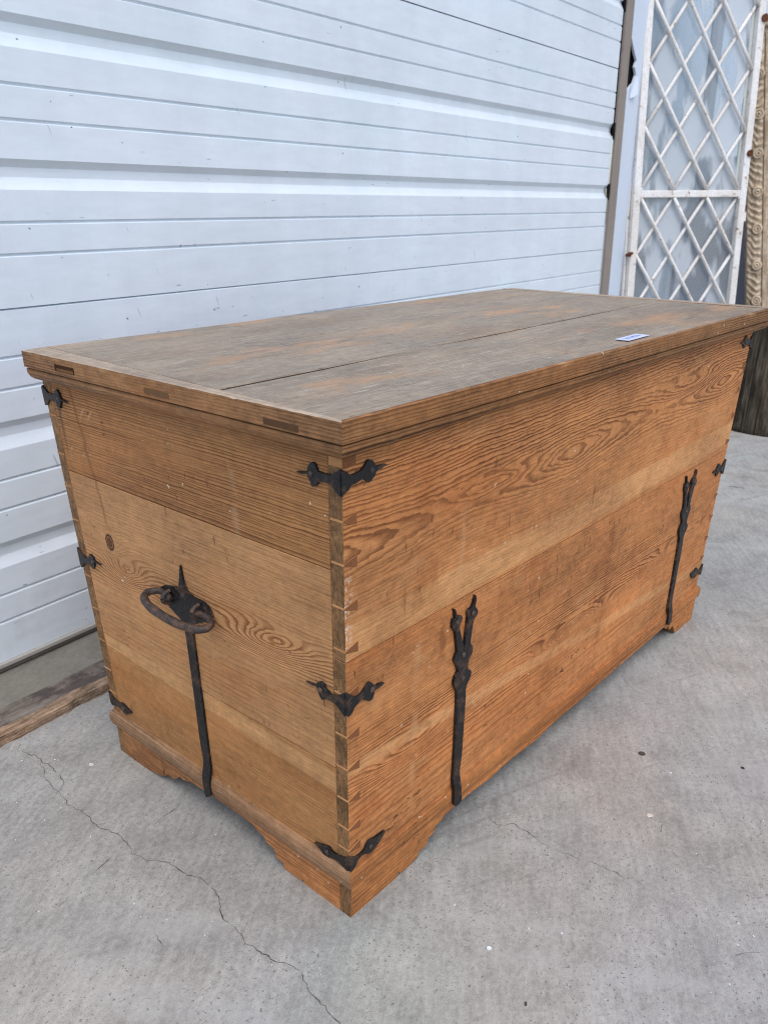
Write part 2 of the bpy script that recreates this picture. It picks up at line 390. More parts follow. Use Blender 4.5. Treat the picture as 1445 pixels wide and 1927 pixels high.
# ================================================================== WALL TO THE RIGHT (jamb and metal siding)
M_jamb = simple('pale_blue_metal', (216, 227, 240), .5, .45, 9, .10, stretch=(1, 1, .35))
wall = tag(empty('metal_wall'), 'pale blue sheet metal wall right of the garage door', 'wall'); wall.matrix_world = WALL
bm = bmesh.new()       # jamb sheet with a torn bite at its left edge
out = [(3.0, 0), (3.52, 0), (3.52, 2.9), (3.0, 2.9), (3.0, 1.56), (3.012, 1.545), (3.045, 1.51), (3.072, 1.488), (3.058, 1.462), (3.080, 1.435), (3.062, 1.405), (3.03, 1.388), (3.0, 1.37)]
fa = bm.faces.new([bm.verts.new((a, -.024, b)) for a, b in out]); ex = bmesh.ops.extrude_face_region(bm, geom=[fa])
for g in ex['geom']:
    if isinstance(g, bmesh.types.BMVert): g.co.y += .012
from_bm('jamb_sheet', bm, M_jamb, wall, bevel=.002)
box('jamb_hole_shade', (2.99, 3.2, -.003, .05, 1.2, 1.7), M_void, wall, 0)  # dark box painted as the shade behind the torn hole
bm = bmesh.new()
fa = bm.faces.new([bm.verts.new(p) for p in ((3.03, -.026, 1.392), (3.062, -.026, 1.408), (3.08, -.032, 1.43), (3.07, -.040, 1.36), (3.04, -.032, 1.345), (3.022, -.026, 1.34))])
ex = bmesh.ops.extrude_face_region(bm, geom=[fa])
for g in ex['geom']:
    if isinstance(g, bmesh.types.BMVert): g.co.y -= .002
from_bm('torn_flap', bm, M_jamb, wall)
# ribbed siding
X0, X1, pitch = 3.52, 6.5, .3; secs_x = []
xx = X0
while xx < X1:
    secs_x += [(xx, -.02), (xx+.19, -.02), (xx+.205, .012), (xx+.235, .012), (xx+.25, -.02)]; xx += pitch
secs = [[(a, b, zz) for a, b in secs_x]+[(secs_x[-1][0], .06, zz), (X0, .06, zz)] for zz in (0, .8, 1.6, 2.9)]
sweep('siding', secs, M_jamb, wall)
box('vertical_trim', (4.02, 4.12, -.05, -.022, 0, 2.9), simple('grey_trim', (150, 152, 158), .6, .4, 12, .15), wall, .003)
box('upper_wall', (-3, 6.5, .0, .3, 2.9, 4.2), M_jamb, wall, .003)

# ================================================================== CHEST
KX, KY, ZL, ZB, W, D, H, O = .0525, .0496, .669, .09, 1.2338, .6278, .72, .0302
DB = D-.0106
TH = .0215
ix = lambda z: KX*(ZL-z)
iy = lambda z: KY*(ZL-z)
chest = tag(empty('wooden_chest'), 'large antique pine blanket chest with black iron straps on the concrete', 'chest')

# --- wood materials (object coordinates are chest coordinates in metres)
def f_left_mid(N, L, C):
    k = gauss(N, L, C, .508, .432, .030, .018)*.022+gauss(N, L, C, .478, .393, .050, .020, -.12)*.030+gauss(N, L, C, .145, .392, .075, .020, -.12)*.034+gauss(N, L, C, .30, .375, .12, .02)*.012
    c = C-.39
    return C*.75+k+N.m('SQRT', c*c+.0009)*.25
def f_front_top(N, L, C):
    c = C-.562-.03*(L-.2)+(N.noise(N.vec(L*3.1, 3., 0.), 1, 2)-.5)*.03
    e = .012+N.m('ABSOLUTE', N.m('SINE', L*5.2+.5))*.03
    return N.m('SQRT', c*c*1.6+e*e)+gauss(N, L, C, .95, .605, .13, .018)*.03+gauss(N, L, C, .30, .568, .10, .012)*.018+C*.10
def f_front_low(N, L, C):
    c = C-.215+.02*(L-.6)
    return C*.7+gauss(N, L, C, .60, .222, .12, .020)*.05+gauss(N, L, C, 1.05, .25, .2, .02)*.03+gauss(N, L, C, .16, .225, .10, .02)*.025+N.m('SQRT', c*c+.0012)*.3
def drip(N, L, C, col, l0, w, c0, c1, k, dc):
    d = N.m('ABSOLUTE', L-l0+(C-c0)*.02+(N.noise(N.vec(L*3., C*30., 5.), 1, 3)-.5)*w*1.6)
    return N.mix((1.0-N.rmp(d, w*.3, w))*N.rmp(C, c0, c0+.03)*(1.0-N.rmp(C, c1-.03, c1))*N.rmp(N.noise(N.vec(L*40., C*26., 9.), 1, 4, .6), .38, .60)*k, col, lin(dc))
def p_front(N, L, C, col):
    col = drip(N, L, C, col, .156, .009, .09, .40, .5, (200, 150, 104))
    col = drip(N, L, C, col, .205, .012, .32, .42, .55, (112, 62, 34))
    col = drip(N, L, C, col, .235, .006, .42, .57, .45, (205, 160, 118))
    col = drip(N, L, C, col, .70, .012, .12, .40, .35, (120, 66, 34))
    col = drip(N, L, C, col, .60, .006, .42, .50, .6, (96, 54, 32))
    col = drip(N, L, C, col, .118, .004, .42, .50, .5, (110, 62, 36))
    col = drip(N, L, C, col, .088, .0018, .45, .49, .8, (70, 38, 24))
    col = drip(N, L, C, col, .10, .0018, .38, .43, .8, (70, 38, 24))
    sm = N.rmp(N.noise(N.vec(L*9., C*7., 12.), 1, 5, .68), .54, .68)
    col = N.mix(sm*.45, col, N.mix(1.0, col, (.66, .54, .46), 'MULTIPLY'))
    pl = N.rmp(N.noise(N.vec(L*6., C*13., 21.), 1, 5, .7), .56, .70)
    col = N.mix(pl*.30, col, lin((212, 160, 110)))
    wp = N.rmp(N.noise(N.vec(L*160., C*110., 2.), 1, 3), .50, .60)
    col = N.mix(wp*N.rmp(L, .012, .026, 1., 0.)*N.rmp(C, .40, .45)*(1.0-N.rmp(C, .50, .54)), col, lin((226, 206, 190)))
    return col
def p_left(N, L, C, col):
    d = N.m('ABSOLUTE', L-.553+(.669-C)*.22+(N.noise(N.vec(0., C*24., 5.), 1, 3)-.5)*.03)
    col = N.mix((1.0-N.rmp(d, .002, .005))*N.rmp(C, .44, .48)*.45, col, lin((112, 70, 40)))
    d = N.m('ABSOLUTE', L-.594+(.65-C)*.05)
    col = N.mix((1.0-N.rmp(d, .002, .006))*N.rmp(C, .52, .62)*(1.0-N.rmp(C, .635, .645))*.6, col, lin((72, 62, 54)))
    d = N.m('ABSOLUTE', L-.192+(N.noise(N.vec(0., C*40., 1.), 1, 3)-.5)*.01)
    col = N.mix((1.0-N.rmp(d, .001, .010))*N.rmp(C, .45, .55)*N.rmp(N.noise(N.vec(L*20., C*30., 6.), 1, 3), .4, .62)*.22, col, lin((206, 178, 142)))
    return col
def m_mid(N, L, C): return N.rmp(N.m('ABSOLUTE', C-.39+(L-.3)*.02), .012, .05, 1.0, .28)
def m_ft(N, L, C): return N.rmp(C-.03*L, .47, .56, .22, 1.0)
def m_fb(N, L, C): return N.rmp(N.m('ABSOLUTE', C-.24-.03*L), .02, .10, 1.0, .40)
M_LT = wood('pine_side_top', 1, 2, (170, 120, 74), (104, 64, 34), .0040, seed=1.3, warp=.006, contrast=.95, endaxis=None, post=p_left, lineamp=(.35, 1.), blot=.30)
M_LM = wood('pine_side_middle', 1, 2, (188, 139, 93), (132, 82, 46), .0046, f_left_mid, 4.2, .95, warp=.005, knots=((.511, .4325, .0105, (98, 62, 36)), (.4785, .393, .0050, (160, 108, 66)), (.143, .393, .0055, (158, 104, 62))), post=p_left, blot=.28, mask=m_mid, lineamp=(.5, 1.))
M_LB = wood('pine_side_bottom', 1, 2, (178, 128, 80), (126, 80, 44), .0036, None, 7.7, .6, warp=.004, blot=.36, bands=((.205, .236, (202, 158, 110), .5, -.03),))
M_FT = wood('pine_front_top', 0, 2, (197, 134, 82), (108, 60, 30), .0064, f_front_top, 5.1, 1.0, warp=.005, wl=1.2, endaxis=0, post=p_front, blot=.34, bands=((.415, .463, (208, 156, 104), .6, -.012),), lineamp=(.55, 1.), mask=m_ft, jag=1.3)
M_FB = wood('pine_front_bottom', 0, 2, (193, 129, 78), (110, 62, 32), .0044, f_front_low, 9.4, .95, warp=.005, wl=1.4, endaxis=0, post=p_front, blot=.42, spots=1.4, bands=((.246, .266, (206, 154, 104), .5, .10),), mask=m_fb, jag=1.1)
M_BK = wood('pine_back', 0, 2, (180, 122, 70), (130, 80, 42), .007, None, 3.3, .8, endaxis=0)
M_RT = wood('pine_right_side', 1, 2, (180, 124, 74), (128, 78, 42), .0065, None, 8.8, .8)
M_pin = wood('dovetail_endgrain', 0, 2, (150, 100, 60), (96, 60, 36), .004, None, 6.1, .7, blot=.8, spots=.5)
def p_lid(N, L, C, col):
    o = N.rmp(N.noise(N.vec(L*3.6+.4, C*7.5, 3.), 1, 4, .6), .54, .68)
    col = N.mix(o*.75, col, lin((184, 142, 104)))
    d = N.rmp(N.noise(N.vec(L*1.7+7., C*5., 3.), 1, 5, .65), .52, .75)
    col = N.mix(d*.45, col, lin((110, 94, 78)))
    s = N.rmp(N.noise(N.vec(L*14., C*160., 1.), 1, 2), .66, .70)
    col = N.mix(s*.5, col, lin((196, 186, 172)))
    s = N.rmp(N.noise(N.vec(L*60.+C*50., C*90.-L*20., 1.), 1, 2), .68, .72)
    col = N.mix(s*.5, col, lin((86, 70, 54)))
    s = N.rmp(N.noise(N.vec(L*8., C*260., 5.), 1, 3, .6), .40, .65)
    col = N.scale(col, s*.22+.89)
    return col
M_LID = wood('weathered_lid_top', 0, 1, (156, 141, 122), (124, 107, 88), .0050, None, 2.2, .6, warp=.014, blot=.40, spots=.7, post=p_lid, rough=.48, fib=.20, bump=.3, dark=.95)
M_CL = wood('weathered_lid_cleat', 1, 0, (168, 150, 130), (132, 112, 92), .006, None, 5.2, .5, blot=.35, post=None, rough=.55)
def p_edge(N, L, C, col):
    e = N.rmp(N.noise(N.vec(L*16., C*40., 3.), 1, 4, .65), .56, .7)
    c2 = N.rmp(C, .712, .719)
    return N.mix(e*c2*.8+e*.12, col, lin((204, 160, 112)))
M_EF = wood('lid_edge_front', 0, 2, (150, 106, 66), (66, 42, 26), .0040, None, 6.6, 1., warp=.003, blot=.45, post=p_edge)
M_EL = wood('lid_edge_left', 1, 2, (152, 110, 72), (84, 56, 36), .0045, None, 1.9, .9, warp=.006, blot=.45, post=p_edge)
M_MF = wood('base_moulding_front', 0, 2, (172, 112, 64), (118, 70, 40), .008, None, 3.8, .6, blot=.45)
M_ML = wood('base_moulding_left', 1, 2, (152, 118, 88), (112, 82, 60), .006, None, 4.8, .55, blot=.45)
M_SF = wood('foot_board_front', 0, 2, (180, 118, 68), (116, 70, 40), .007, None, 7.1, .7, blot=.5, spots=1.6, endaxis=0)
M_SL = wood('foot_board_left', 1, 2, (176, 122, 78), (118, 76, 46), .007, None, 8.3, .7, blot=.5, spots=1.5)
M_in = simple('dark_inside_wood', (92, 66, 44), .8, .2)

body = chest
def hexa(name, c8, mat, parent, bevel=.0009, label=None, cuts=1):
    bm = bmesh.new(); v8 = [bm.verts.new(p) for p in c8]
    for f in ((0, 1, 3, 2), (4, 6, 7, 5), (0, 4, 5, 1), (2, 3, 7, 6), (0, 2, 6, 4), (1, 5, 7, 3)): bm.faces.new([v8[i] for i in f])
    return from_bm(name, bm, mat, parent, bevel=bevel, label=label)
def front_board(z0, z1, mat, label=None, off=0.):
    P = []
    for z in (z0, z1):
        for y in (iy(z)+off, iy(z)+TH): P += [(ix(z), y, z), (W-ix(z), y, z)]
    return hexa('front_plank', P, mat, chest, label=label)
def back_board(z0, z1, mat):
    P = []
    for z in (z0, z1):
        for y in (D-iy(z)-TH, D-iy(z)): P += [(ix(z), y, z), (W-ix(z), y, z)]
    return hexa('back_plank', P, mat, chest)
def side_board(z0, z1, mat, right=False, g=.0004, off=0.):
    P = []
    for z in (z0, z1):
        a, b = (W-ix(z)-TH, W-ix(z)) if right else (ix(z)+off, ix(z)+TH)
        for y in (iy(z)+TH+g, D-iy(z)-TH-g): P += [(a, y, z), (b, y, z)]
    return hexa('side_plank', P, mat, chest)
G_ = .0006
front_board(.414+G_, .690, M_FT); front_board(.062, .414-G_, M_FB, off=.0004)
back_board(.36+G_, .690, M_BK); back_board(.062, .36-G_, M_BK)
side_board(.531+G_, .690, M_LT, off=.0006); side_board(.246+G_, .531-G_, M_LM); side_board(.062, .246-G_, M_LB, off=.0005)
side_board(.40+G_, .690, M_RT, True); side_board(.062, .40-G_, M_RT, True)
bm = bmesh.new(); bm_box(bm, ix(.07)+TH, W-ix(.07)-TH, iy(.07)+TH, D-iy(.07)-TH, .064, .085); from_bm('floor_board', bm, M_in, chest)

# dovetail pins of the side boards seen through the front and back planks
def pin(zc, h0, h1, back=False, right=False, skew=0.):
    e = .0005; xs = (-e, TH*.97)
    bm = bmesh.new(); P = []
    for x in xs:
        h = h0 if x < 0 else h1
        for dz in (-h/2, h/2):
            z = zc+dz+(skew if x > 0 else 0); X = ix(z)+x
            if right: X = W-X
            for y in (-e, TH*.9):
                Y = iy(z)+y
                if back: Y = D-Y
                P.append((X, Y, z))
    v8 = [bm.verts.new(p) for p in P]
    for f in ((0, 1, 3, 2), (4, 6, 7, 5), (0, 4, 5, 1), (2, 3, 7, 6), (0, 2, 6, 4), (1, 5, 7, 3)): bm.faces.new([v8[i] for i in f])
    return from_bm('dovetail_pin', bm, M_LM if back else M_pin2, chest)
# pins: end grain on the front face, side-board colour on the left face
Np = NT('dovetail_pin', .7, .3); x, y, z = Np.xyz(); nn = Np.normal()
ft = Np.rmp(Np.m('ABSOLUTE', nn[1]), .6, .8)
g = Np.noise(Np.vec(x*220., z*140., y*40.), 1, 4, .6); b = Np.noise(Np.vec(x*20., y*20., z*12.), 1, 3)
Np.base(Np.scale(Np.mix(ft, lin((196, 142, 92)), lin((138, 88, 52))), .5+g*.5+b*.5)); M_pin2 = Np.mat
zs = [.596, .543, .487, .429, .367, .305, .254, .203, .155, .118]
for i, zc in enumerate(zs):
    pin(zc, .0026, .0145+.003*nz(i, 2, 3), skew=random.uniform(-.001, .001)); pin(zc+.006, .004, .0145, right=True)
for zc in (.617, .556, .503, .446, .348, .288, .228, .172, .125): pin(zc, .0026, .012, back=True)
pin(.664, .010, .012)

# --- lid
ZT = H
PROF = [(.0302, ZT-.0012), (.0292, .6952), (.0240, .6944), (.0238, .6932), (.0262, .6924), (.0258, .686), (.0222, .680), (.016, .6755), (.006, .6725), (.002, .6705)]
def lid_secs(side, inner, n=90):
    """one side of the lid edge: profile swept along the side with mitred ends"""
    secs = []
    for i in range(n+1):
        t = i/n; row = []
        for q, (o, z) in enumerate(PROF):
            e0 = max(-o, -.03); jit = (.0011*nz(t*60, q*.15, side)+.0014*max(0, nz(t*23, 7, side+3)-.2)*(1 if q == 0 else 0))*(1 if 0 < i < n else 0)
            drop = (.0022*max(0, nz(t*41, 1, side+9)-.15)) if q == 0 else 0
            oo = o-abs(jit)
            if side == 0: row.append((-o+t*(W+2*o), -oo, z-drop))                 # front
            elif side == 1: row.append((-oo, -o+t*(DB+o), z-drop))          # left
            elif side == 2: row.append((W+oo, -o+t*(DB+o), z-drop))
            else: row.append((-o+t*(W+2*o), DB-(.0302-oo)*0, z-drop))
        a, b = inner(t)
        if side == 0: row += [(.012+t*(W-.024), .012, .6705), (a, b, ZT-.0002)]
        elif side == 1: row += [(.012, .012+t*(DB-.024), .6705), (a, b, ZT)]
        else: row += [(W-.012, .012+t*(DB-.024), .6705), (a, b, ZT)]
        secs.append(row)
    return secs
CL0, CL1 = -.0252, .006          # inner line of the left cleat, front and back
lid = tag(bpy.data.objects.new('lid', None)); COL.objects.link(lid); lid.parent = chest
left_in = lambda t: (CL0+(CL1-CL0)*t, -.0255+t*(DB+.0255))
SEAM0, SEAM1 = .180, .2034
bmat = {}
o_l = sweep('end_cleat', lid_secs(1, left_in), M_EL, lid)
o_l.data.materials.append(M_CL)
for p in o_l.data.polygons:
    if p.normal.z > .8 and p.center.z > .715: p.material_index = 1
right_in = lambda t: (W-.012, -.0255+t*(DB+.0255))
o_r = sweep('end_cleat', lid_secs(2, right_in), M_EL, lid)
o_r.data.materials.append(M_CL)
for p in o_r.data.polygons:
    if p.normal.z > .8 and p.center.z > .715: p.material_index = 1
# front edge moulding is the front of the front plank
fr = lambda t: (-.0262+t*(W+.0302+.0262), -.0262)
o_f = sweep('edge_moulding', lid_secs(0, fr, 160), M_EF, lid)
def lid_plank(y0a, y0b, y1a, y1b, zt):
    secs = []; n = 40
    xa0 = lambda y: CL0+(CL1-CL0)*((y+.0255)/(DB+.0255))+.0014
    for i in range(n+1):
        t = i/n
        ya, yb = y0a+(y0b-y0a)*t, y1a+(y1b-y1a)*t
        A = xa0(ya)+(W-.0125-xa0(ya))*t; B = xa0(yb)+(W-.0125-xa0(yb))*t
        wv = .0012*nz(t*5, ya*3, 4); g1 = .0007*nz(t*45, ya*9, 1)
        secs.append([(A, ya+g1, .701), (A, ya+g1, zt-.0012+wv), (A, ya+g1+.0016, zt+wv), (B, yb-g1-.0016, zt+wv), (B, yb-g1, zt-.0012+wv), (B, yb-g1, .701)])
    return sweep('lid_plank', secs, M_LID, lid)
lid_plank(-.0258, -.0258, SEAM0-.0028, SEAM1-.0014, ZT-.0008)
lid_plank(SEAM0+.0020, SEAM1+.0012, DB, DB, ZT-.0004)
M_seam = simple('seam_shade_colour', (58, 42, 30), .95, .1, 60, .5)  # dark strip colour stands in for the shade down the lid gaps
def filler(p, q, wd0, wd1, z):
    p, q = Vector(p), Vector(q); d = (q-p).normalized(); n = Vector((-d.y, d.x)); bm = bmesh.new()
    c = [p-n*wd0, q-n*wd1, q+n*wd1, p+n*wd0]; a = [bm.verts.new((v_.x, v_.y, z)) for v_ in c]; b = [bm.verts.new((v_.x, v_.y, .702)) for v_ in c]
    bm.faces.new(a); bm.faces.new(b[::-1])
    for k in range(4): bm.faces.new((a[k], b[k], b[(k+1) % 4], a[(k+1) % 4]))
    return from_bm('seam_shade', bm, M_seam, lid)
filler((-.012, SEAM0-.0004), (W-.013, SEAM1-.0001), .0034, .0022, ZT-.0016)
filler((CL0+.0007, -.0245), (CL1+.0007, DB-.003), .0009, .0009, ZT-.0011)
box('lid_core', (.01, W-.01, .01, DB-.01, .6715, .7), M_in, lid, 0)
# through tenons in the left end of the lid
M_ten = simple('dark_tenon_endgrain', (92, 66, 46), .9, .2, 200, .7, stretch=(1, 3, 1))
M_ten2 = simple('tenon_endgrain', (112, 82, 56), .9, .2, 200, .6, stretch=(1, 3, 1))
for (y0, y1, z0, z1, mt) in ((.033, .0875, .6975, .7052, M_ten), (.258, .309, .700, .707, M_ten2)):
    box('tenon', (-.0299, -.01, y0, y1, z0, z1), mt, lid, .0004)
bx = bmesh.new()
bm_box(bx, -.03005, -.029, .4746, .5255, .7006, .7098); from_bm('mortise', bx, M_void2 if False else simple('mortise_hollow', (66, 44, 30), .95, .1, 90, .8), lid)
bx = bmesh.new(); bm_box(bx, -.0304, -.0285, .476, .520, .7008, .7050); from_bm('mortise_plug', bx, simple('mortise_wood', (112, 78, 50), .9, .2, 120, .7), lid, bevel=.0004)

# --- base moulding and scalloped foot boards
def base_mould(side, mat):
    PR_ = [(.0, .0865), (.003, .0855), (.0065, .080), (.0078, .072), (.0074, .064), (.006, .0575), (.002, .0555)]
    if side == 0: PR_ = [(o*.72, z-.002) for o, z in PR_]
    secs = []; n = 60
    for i in range(n+1):
        t = i/n; row = []
        for q, (o, z) in enumerate(PR_+[(-.01, .0555), (-.01, .0865)]):
            x0, y0 = ix(z)-o, iy(z)-o
            if q < 7 and 0 < i < n: o2 = abs(.0012*nz(t*50, q*.2, side)) + .0015*max(0, nz(t*24, 3, side)-.3)
            else: o2 = 0
            if side == 0: row.append((x0+t*(W-2*x0), y0+o2, z))
            elif side == 1: row.append((x0+o2, y0+t*(D-2*y0), z))
            elif side == 2: row.append((W-x0-o2, y0+t*(D-2*y0), z))
            else: row.append((x0+t*(W-2*x0), D-y0-o2, z))
        secs.append(row)
    return sweep('base_moulding', secs, mat, chest)
for s_, m_ in ((0, M_MF), (1, M_ML), (2, M_ML), (3, M_MF)): base_mould(s_, m_)
def foot(outline, side, mat):
    off = .0026; th = .02; bm = bmesh.new()
    def P(s, z, o):
        if side == 0: return (s, iy(z)-o, z)
        if side == 1: return (ix(z)-o, s, z)
        if side == 2: return (W-ix(z)+o, s, z)
        return (s, D-iy(z)+o, z)
    a = [bm.verts.new(P(s, z, off)) for s, z in outline]; b = [bm.verts.new(P(s, z, off-th)) for s, z in outline]
    n = len(a); bm.faces.new(a); bm.faces.new(b[::-1])
    for i in range(n): bm.faces.new((a[i], b[i], b[(i+1) % n], a[(i+1) % n]))
    bm.normal_update(); bmesh.ops.triangulate(bm, faces=[f for f in bm.faces if len(f.verts) > 4], ngon_method='EAR_CLIP')
    return from_bm('foot_board', bm, mat, chest)
x00, y00 = ix(0)-.0026, iy(0)-.0026
def jag(pts, amp=.0012, seed=0):
    out = []
    for i, p in enumerate(pts): out.append((p[0]+amp*nz(i*1.3, seed, 0), p[1] if p[1] < .0005 else p[1]+amp*nz(i*1.7, seed, 4)))
    return out
def scallop(p0): return [tuple(q) for q in spline(p0, 4, False)]
l_curve = [(.124, .0), (.1245, .007), (.128, .0015), (.150, .001), (.165, .0015), (.1665, .011), (.181, .012), (.1835, .026), (.200, .028), (.206, .038), (.222, .041), (.230, .047), (.27, .048), (.33, .047), (.38, .043), (.405, .036), (.414, .038), (.420, .032), (.432, .022), (.448, .024), (.458, .016), (.470, .010), (.50, .003), (.515, .0), (.518, .006), (.521, .0)]
foot([(y00+.0205, 0)]+jag(l_curve, .0009, 1)+[(D-y00-.0205, 0), (D-iy(.06)-.018, .060), (iy(.06)+.018, .060)], 1, M_SL)
f_curve = [(.131, .0), (.133, .009), (.1375, .001), (.152, .001), (.176, .003), (.180, .012), (.197, .013), (.201, .024), (.213, .026), (.218, .036), (.232, .038), (.240, .044), (.30, .044), (.36, .039), (.42, .042), (.50, .037), (.58, .043), (.66, .041), (.75, .044), (.85, .045), (.96, .046), (1.03, .047), (1.045, .036), (1.055, .040), (1.068, .024), (1.082, .030), (1.095, .018), (1.10, .004), (1.125, .0)]
foot([(x00, 0)]+jag(f_curve, .0012, 5)+[(W-x00, 0), (W-ix(.06), .0585), (ix(.06), .0585)], 0, M_SF)
mir = lambda c, T_: [(T_-a, b) for a, b in reversed(c)]
foot([(y00+.0205, 0)]+jag(l_curve, .0009, 8)+[(D-y00-.0205, 0), (D-iy(.06)-.018, .060), (iy(.06)+.018, .060)], 2, M_SL)
foot([(x00, 0)]+jag(f_curve, .0012, 9)+[(W-x00, 0), (W-ix(.06), .0585), (ix(.06), .0585)], 3, M_SF)
bm = bmesh.new(); bm_box(bm, x00+.03, W-x00-.03, y00+.03, D-y00-.03, .056, .0635); from_bm('underside_board', bm, M_in, chest)

# --- wrought iron
Ni = NT('wrought_iron', .45, .38); x, y, z = Ni.xyz(); v = Ni.vec(x, y, z)
n1 = Ni.noise(v, 60, 4, .65); n2 = Ni.noise(v, 320, 3, .6); n3 = Ni.noise(v, 22, 3)
c = Ni.scale(lin((27, 26, 27)), (n1-.5)*3.0+(n2-.5)*2.0+1.0)
c = Ni.mix(Ni.rmp(n1*.6+n3*.4, .50, .58)*.65, c, Ni.scale(lin((90, 66, 50)), (n2-.5)*3.0+.9))
Ni.base(c); Ni.roughness((n1-.5)*1.2+.5); Ni.bump(n1*.7+n2*.4+n3*.6, .8, .003); M_iron = Ni.mat
Nr = NT('rusty_brown_iron', .55, .4); x, y, z = Nr.xyz(); v = Nr.vec(x, y, z)
n1 = Nr.noise(v, 80, 4, .65); n2 = Nr.noise(v, 400, 3, .6)
Nr.base(Nr.scale(Nr.mix(Nr.rmp(n1, .42, .62), lin((62, 54, 51)), lin((98, 76, 62))), (n2-.5)*2.0+.95)); Nr.bump(n1+n2, .4, .001); M_rust = Nr.mat

def surf(face, s, z, o):
    """a point o metres proud of a chest face; the base moulding lifts straps that cross it"""
    if face == 'L': return Vector((ix(z)-o, s, z))
    if face == 'F': return Vector((s, iy(z)-o, z))
    if face == 'R': return Vector((W-ix(z)+o, s, z))
    return Vector((s, D-iy(z)+o, z))
def lift(z, base=.0003):
    t = max(0, min(1, (.110-z)/.034)); return base+.0062*t*t*(3-2*t)
def plate(bm, face, outl, th=.0028, smooth=3, wav=.0005, lifted=False):
    pts = [tuple(p) for p in spline(outl, smooth)] if smooth > 1 else outl
    b2 = bmesh.new(); b2.faces.new([b2.verts.new((a, b, 0)) for a, b in pts])
    b2.normal_update(); bmesh.ops.triangulate(b2, faces=b2.faces[:], ngon_method='EAR_CLIP')
    if lifted:
        for zc in (.110, .104, .099, .094, .089, .084, .078, .07, .06):
            bmesh.ops.bisect_plane(b2, geom=b2.verts[:]+b2.edges[:]+b2.faces[:], plane_co=(0, zc, 0), plane_no=(0, 1, 0))
    ex = bmesh.ops.extrude_face_region(b2, geom=b2.faces[:])
    top_ = {g for g in ex['geom'] if isinstance(g, bmesh.types.BMVert)}
    m_ = {}
    for v_ in b2.verts:
        s, z = v_.co.x, v_.co.y; l = lift(z) if lifted else .0003
        wv = wav*nz(s*30, z*30, 2)
        m_[v_] = bm.verts.new(surf(face, s, z, (l+th+wv) if v_ in top_ else l-.0012))
    for f in b2.faces: bm.faces.new([m_[v_] for v_ in f.verts])
    b2.free()
def rivet(face, s, z, r, parent, o=.003, mat=None):
    bm = bmesh.new(); bmesh.ops.create_uvsphere(bm, u_segments=10, v_segments=6, radius=r)
    c = surf(face, s, z, o)
    for v_ in bm.verts:
        q = v_.co.copy()
        q = Vector((q.x*.5, q.y, q.z)) if face in 'LR' else Vector((q.x, q.y*.5, q.z))
        v_.co = c+q
    return from_bm('rivet', bm, mat or M_rust, parent, True)

TL = [(0.0687, 0.6417), (0.053, 0.6446), (0.0491, 0.6524), (0.0442, 0.6571), (0.0393, 0.6562), (0.0367, 0.6512), (0.0326, 0.6484), (0.0155, 0.6488), (0.0104, 0.6522), (0.0042, 0.6555), (-0.0006, 0.6563), (0.0014, 0.6295), (0.0074, 0.63), (0.013, 0.6351), (0.0188, 0.6385), (0.0349, 0.6368), (0.0378, 0.6324), (0.0431, 0.6293), (0.0462, 0.6296), (0.0477, 0.634), (0.051, 0.6389), (0.0526, 0.6423), (0.0611, 0.6405)]
TR = [(0.0019, 0.6557), (0.0069, 0.6527), (0.0107, 0.6491), (0.0258, 0.65), (0.0333, 0.6547), (0.037, 0.6593), (0.0421, 0.6595), (0.0475, 0.656), (0.0518, 0.6504), (0.0666, 0.6488), (0.068, 0.6475), (0.0587, 0.6445), (0.0527, 0.6436), (0.0497, 0.6387), (0.0432, 0.6346), (0.0393, 0.6342), (0.0326, 0.6396), (0.0262, 0.6398), (0.0199, 0.6377), (0.0123, 0.6377), (0.0087, 0.6331), (0.0051, 0.6295), (0.0026, 0.6292)]
ML = [(0.0823, 0.3622), (0.0645, 0.3643), (0.0624, 0.3681), (0.0557, 0.3724), (0.0501, 0.3714), (0.0472, 0.365), (0.0396, 0.3615), (0.0317, 0.3621), (0.0247, 0.3666), (0.0165, 0.3706), (0.018, 0.34), (0.0221, 0.3425), (0.0272, 0.3478), (0.0326, 0.3507), (0.0404, 0.3516), (0.0484, 0.351), (0.0497, 0.3494), (0.0545, 0.3468), (0.0578, 0.3488), (0.0618, 0.3558), (0.0635, 0.3618), (0.0718, 0.3607)]
MR = [(0.0139, 0.3722), (0.0218, 0.3679), (0.0289, 0.362), (0.0371, 0.3608), (0.0441, 0.364), (0.0487, 0.3685), (0.0534, 0.3705), (0.0583, 0.3677), (0.0648, 0.3598), (0.071, 0.3597), (0.081, 0.3573), (0.0799, 0.3554), (0.0713, 0.3537), (0.0639, 0.3534), (0.0629, 0.3481), (0.0595, 0.343), (0.0534, 0.3436), (0.0472, 0.3477), (0.0398, 0.3518), (0.034, 0.3499), (0.0282, 0.3471), (0.0249, 0.3431), (0.0226, 0.3404), (0.0154, 0.3417)]
BL = [(0.0931, 0.0951), (0.0807, 0.0999), (0.0648, 0.1044), (0.0577, 0.1000), (0.0384, 0.1033), (0.0299, 0.108), (0.0301, 0.0857), (0.0396, 0.0876), (0.0545, 0.0905), (0.0686, 0.0844), (0.0764, 0.0849), (0.0816, 0.0904)]
BR = [(0.0272, 0.111), (0.0383, 0.1037), (0.0542, 0.1029), (0.0638, 0.1137), (0.0783, 0.1107), (0.095, 0.11), (0.0973, 0.1066), (0.0872, 0.0974), (0.0771, 0.092), (0.0669, 0.0903), (0.0544, 0.0974), (0.0445, 0.0957), (0.0369, 0.0871), (0.0295, 0.0863)]
IT = .0028
